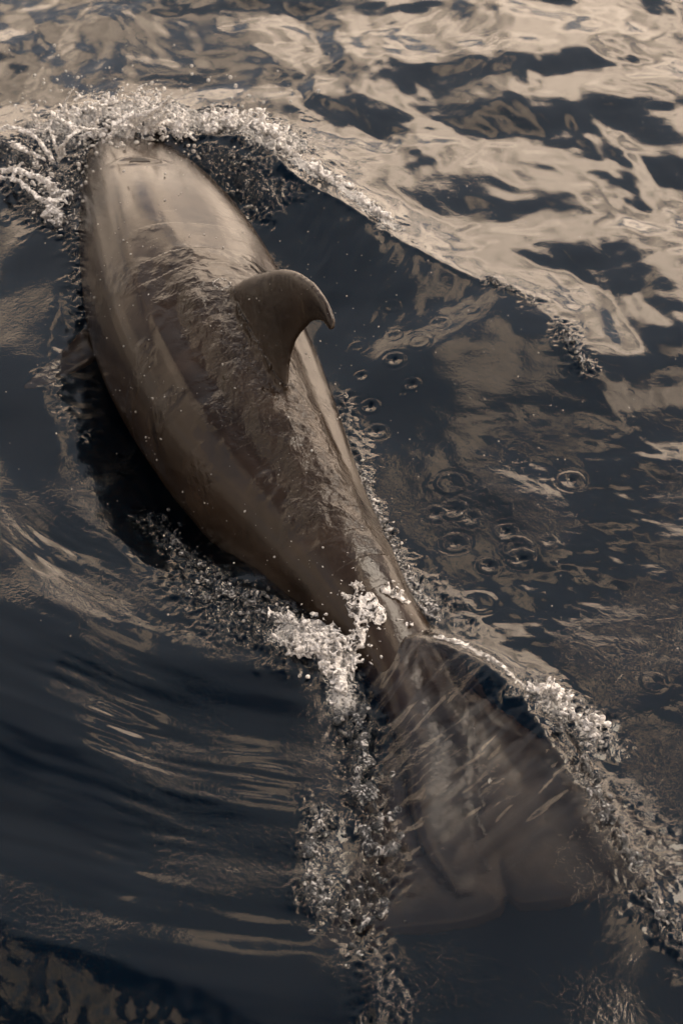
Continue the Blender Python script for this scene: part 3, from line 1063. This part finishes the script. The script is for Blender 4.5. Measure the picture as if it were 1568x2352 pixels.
tl = [stroke_pts([(690, 1470), (740, 1465), (790, 1460), (830, 1430)], 1500, 0.055, 0.022, 0.003, 0.011),
      stroke_pts([(730, 1500), (800, 1490), (820, 1450)], 700, 0.040, 0.030, 0.003, 0.011),
      stroke_pts([(780, 1450), (850, 1425), (935, 1415)], 1300, 0.050, 0.010, 0.002, 0.008, True),
      stroke_pts([(640, 1400), (670, 1440)], 260, 0.03, 0.015, 0.003, 0.009),
      stroke_pts([(680, 1440), (760, 1440), (900, 1400)], 600, 0.075, 0.02, 0.0022, 0.006, True),
      stroke_pts([(690, 1500), (740, 1520), (830, 1500)], 500, 0.035, 0.012, 0.0025, 0.009),
      stroke_pts([(770, 1500), (785, 1550), (775, 1595)], 360, 0.022, 0.010, 0.003, 0.008)]
clump('foam', 'white burst of foam breaking over the dolphin\'s tail stock', *join(*tl), M_foam, 0.004, smooth_it=3, stretch=1.9)
lc = [stroke_pts([(800, 1600), (820, 1680), (835, 1760), (860, 1850), (870, 1930)], 210, 0.05, 0.006, 0.005, 0.022),
      stroke_pts([(740, 1830), (715, 1920), (712, 1990), (740, 2070)], 230, 0.028, 0.010, 0.004, 0.014),
      stroke_pts([(870, 1930), (830, 2050), (830, 2150)], 100, 0.06, 0.004, 0.005, 0.018)]
clump('foam', 'chain of clear bubbling lumps in the channel left of the tail', *join(*lc), M_clear, 0.0045, smooth_it=4, stretch=1.25)
rb = [stroke_pts([(1235, 1600), (1290, 1600), (1340, 1630), (1370, 1655)], 520, 0.032, 0.022, 0.003, 0.012)]
clump('foam', 'small bright curl of foam right of the ridge over the flukes', *join(*rb), M_foam, 0.004)
rc = [stroke_pts([(1290, 1680), (1335, 1760), (1375, 1830), (1400, 1900), (1440, 1975)], 240, 0.028, 0.012, 0.004, 0.014),
      stroke_pts([(1445, 1985), (1500, 2070), (1570, 2170)], 140, 0.025, 0.006, 0.004, 0.010)]
clump('foam', 'broken chain of foam right of the submerged flukes', *join(*rc), M_clear, 0.0045, smooth_it=4, stretch=1.25)
rl = [stroke_pts([(1000, 1465), (1060, 1480), (1110, 1510), (1160, 1555), (1215, 1605)], 240, 0.010, 0.004, 0.003, 0.007)]
clump('foam', 'thin bright foam lip on the ridge of water over the flukes', *join(*rl), M_foam, 0.004)

# spray: loose drops in the air and on the surface
P_, r_ = [], []
for _ in range(900):
    px, py = RNG.random() * 1568, RNG.random() * 1500
    if RNG.random() > 0.25 + 0.75 * math.exp(-((px - 900) / 600) ** 2 - ((py - 650) / 450) ** 2): continue
    q = at(px, py, 0.05)
    z = surf(q[0], q[1]) + 0.02 + abs(RNG.normal(0, 0.12))
    P_.append(at(px, py, z)); r_.append(0.0014 + 0.0022 * RNG.random() ** 3)
for _ in range(620):
    px, py = 240 + RNG.normal(0, 190), 290 + RNG.normal(0, 75)
    P_.append(at(px, py, 0.12 + abs(RNG.normal(0, 0.14)))); r_.append(0.002 + 0.009 * RNG.random() ** 4)
V, F = balls(P_, r_)
o = mesh_obj('spray', V, F, M_drop)
tag(o, 'fine white spray drops scattered in the air around the dolphin', 'spray', kind='stuff')
# beads of water on the skin
P_, r_ = [], []
tries = 0
while len(P_) < 300 and tries < 9000:
    tries += 1
    px, py = 200 + RNG.random() * 720, 380 + RNG.random() * 1020
    hq, hn_ = on_skin(px, py)
    if hq is None or hq.z < surf(hq.x, hq.y): continue
    if RNG.random() > 0.12 + 0.88 * sstep(0.1, 0.5, perlin(hq.x * 6, hq.y * 6, 120)): continue
    P_.append(np.array(hq + hn_ * 0.0005)); r_.append(0.0010 + 0.0040 * RNG.random() ** 5)
for a_ in np.linspace(0, 2 * math.pi, 30):
    hq, hn_ = on_skin(509 + (19 + RNG.normal(0, 1.5)) * math.cos(a_), 652 + 11 * math.sin(a_) + RNG.normal(0, 1))
    if hq is not None: P_.append(np.array(hq)); r_.append(0.0012 + 0.0030 * RNG.random())
V, F = balls(P_, r_, True)
o = mesh_obj('water_drops', V, F, M_drop)
tag(o, 'water beads standing on the dolphin\'s wet back', 'water drops', kind='stuff')
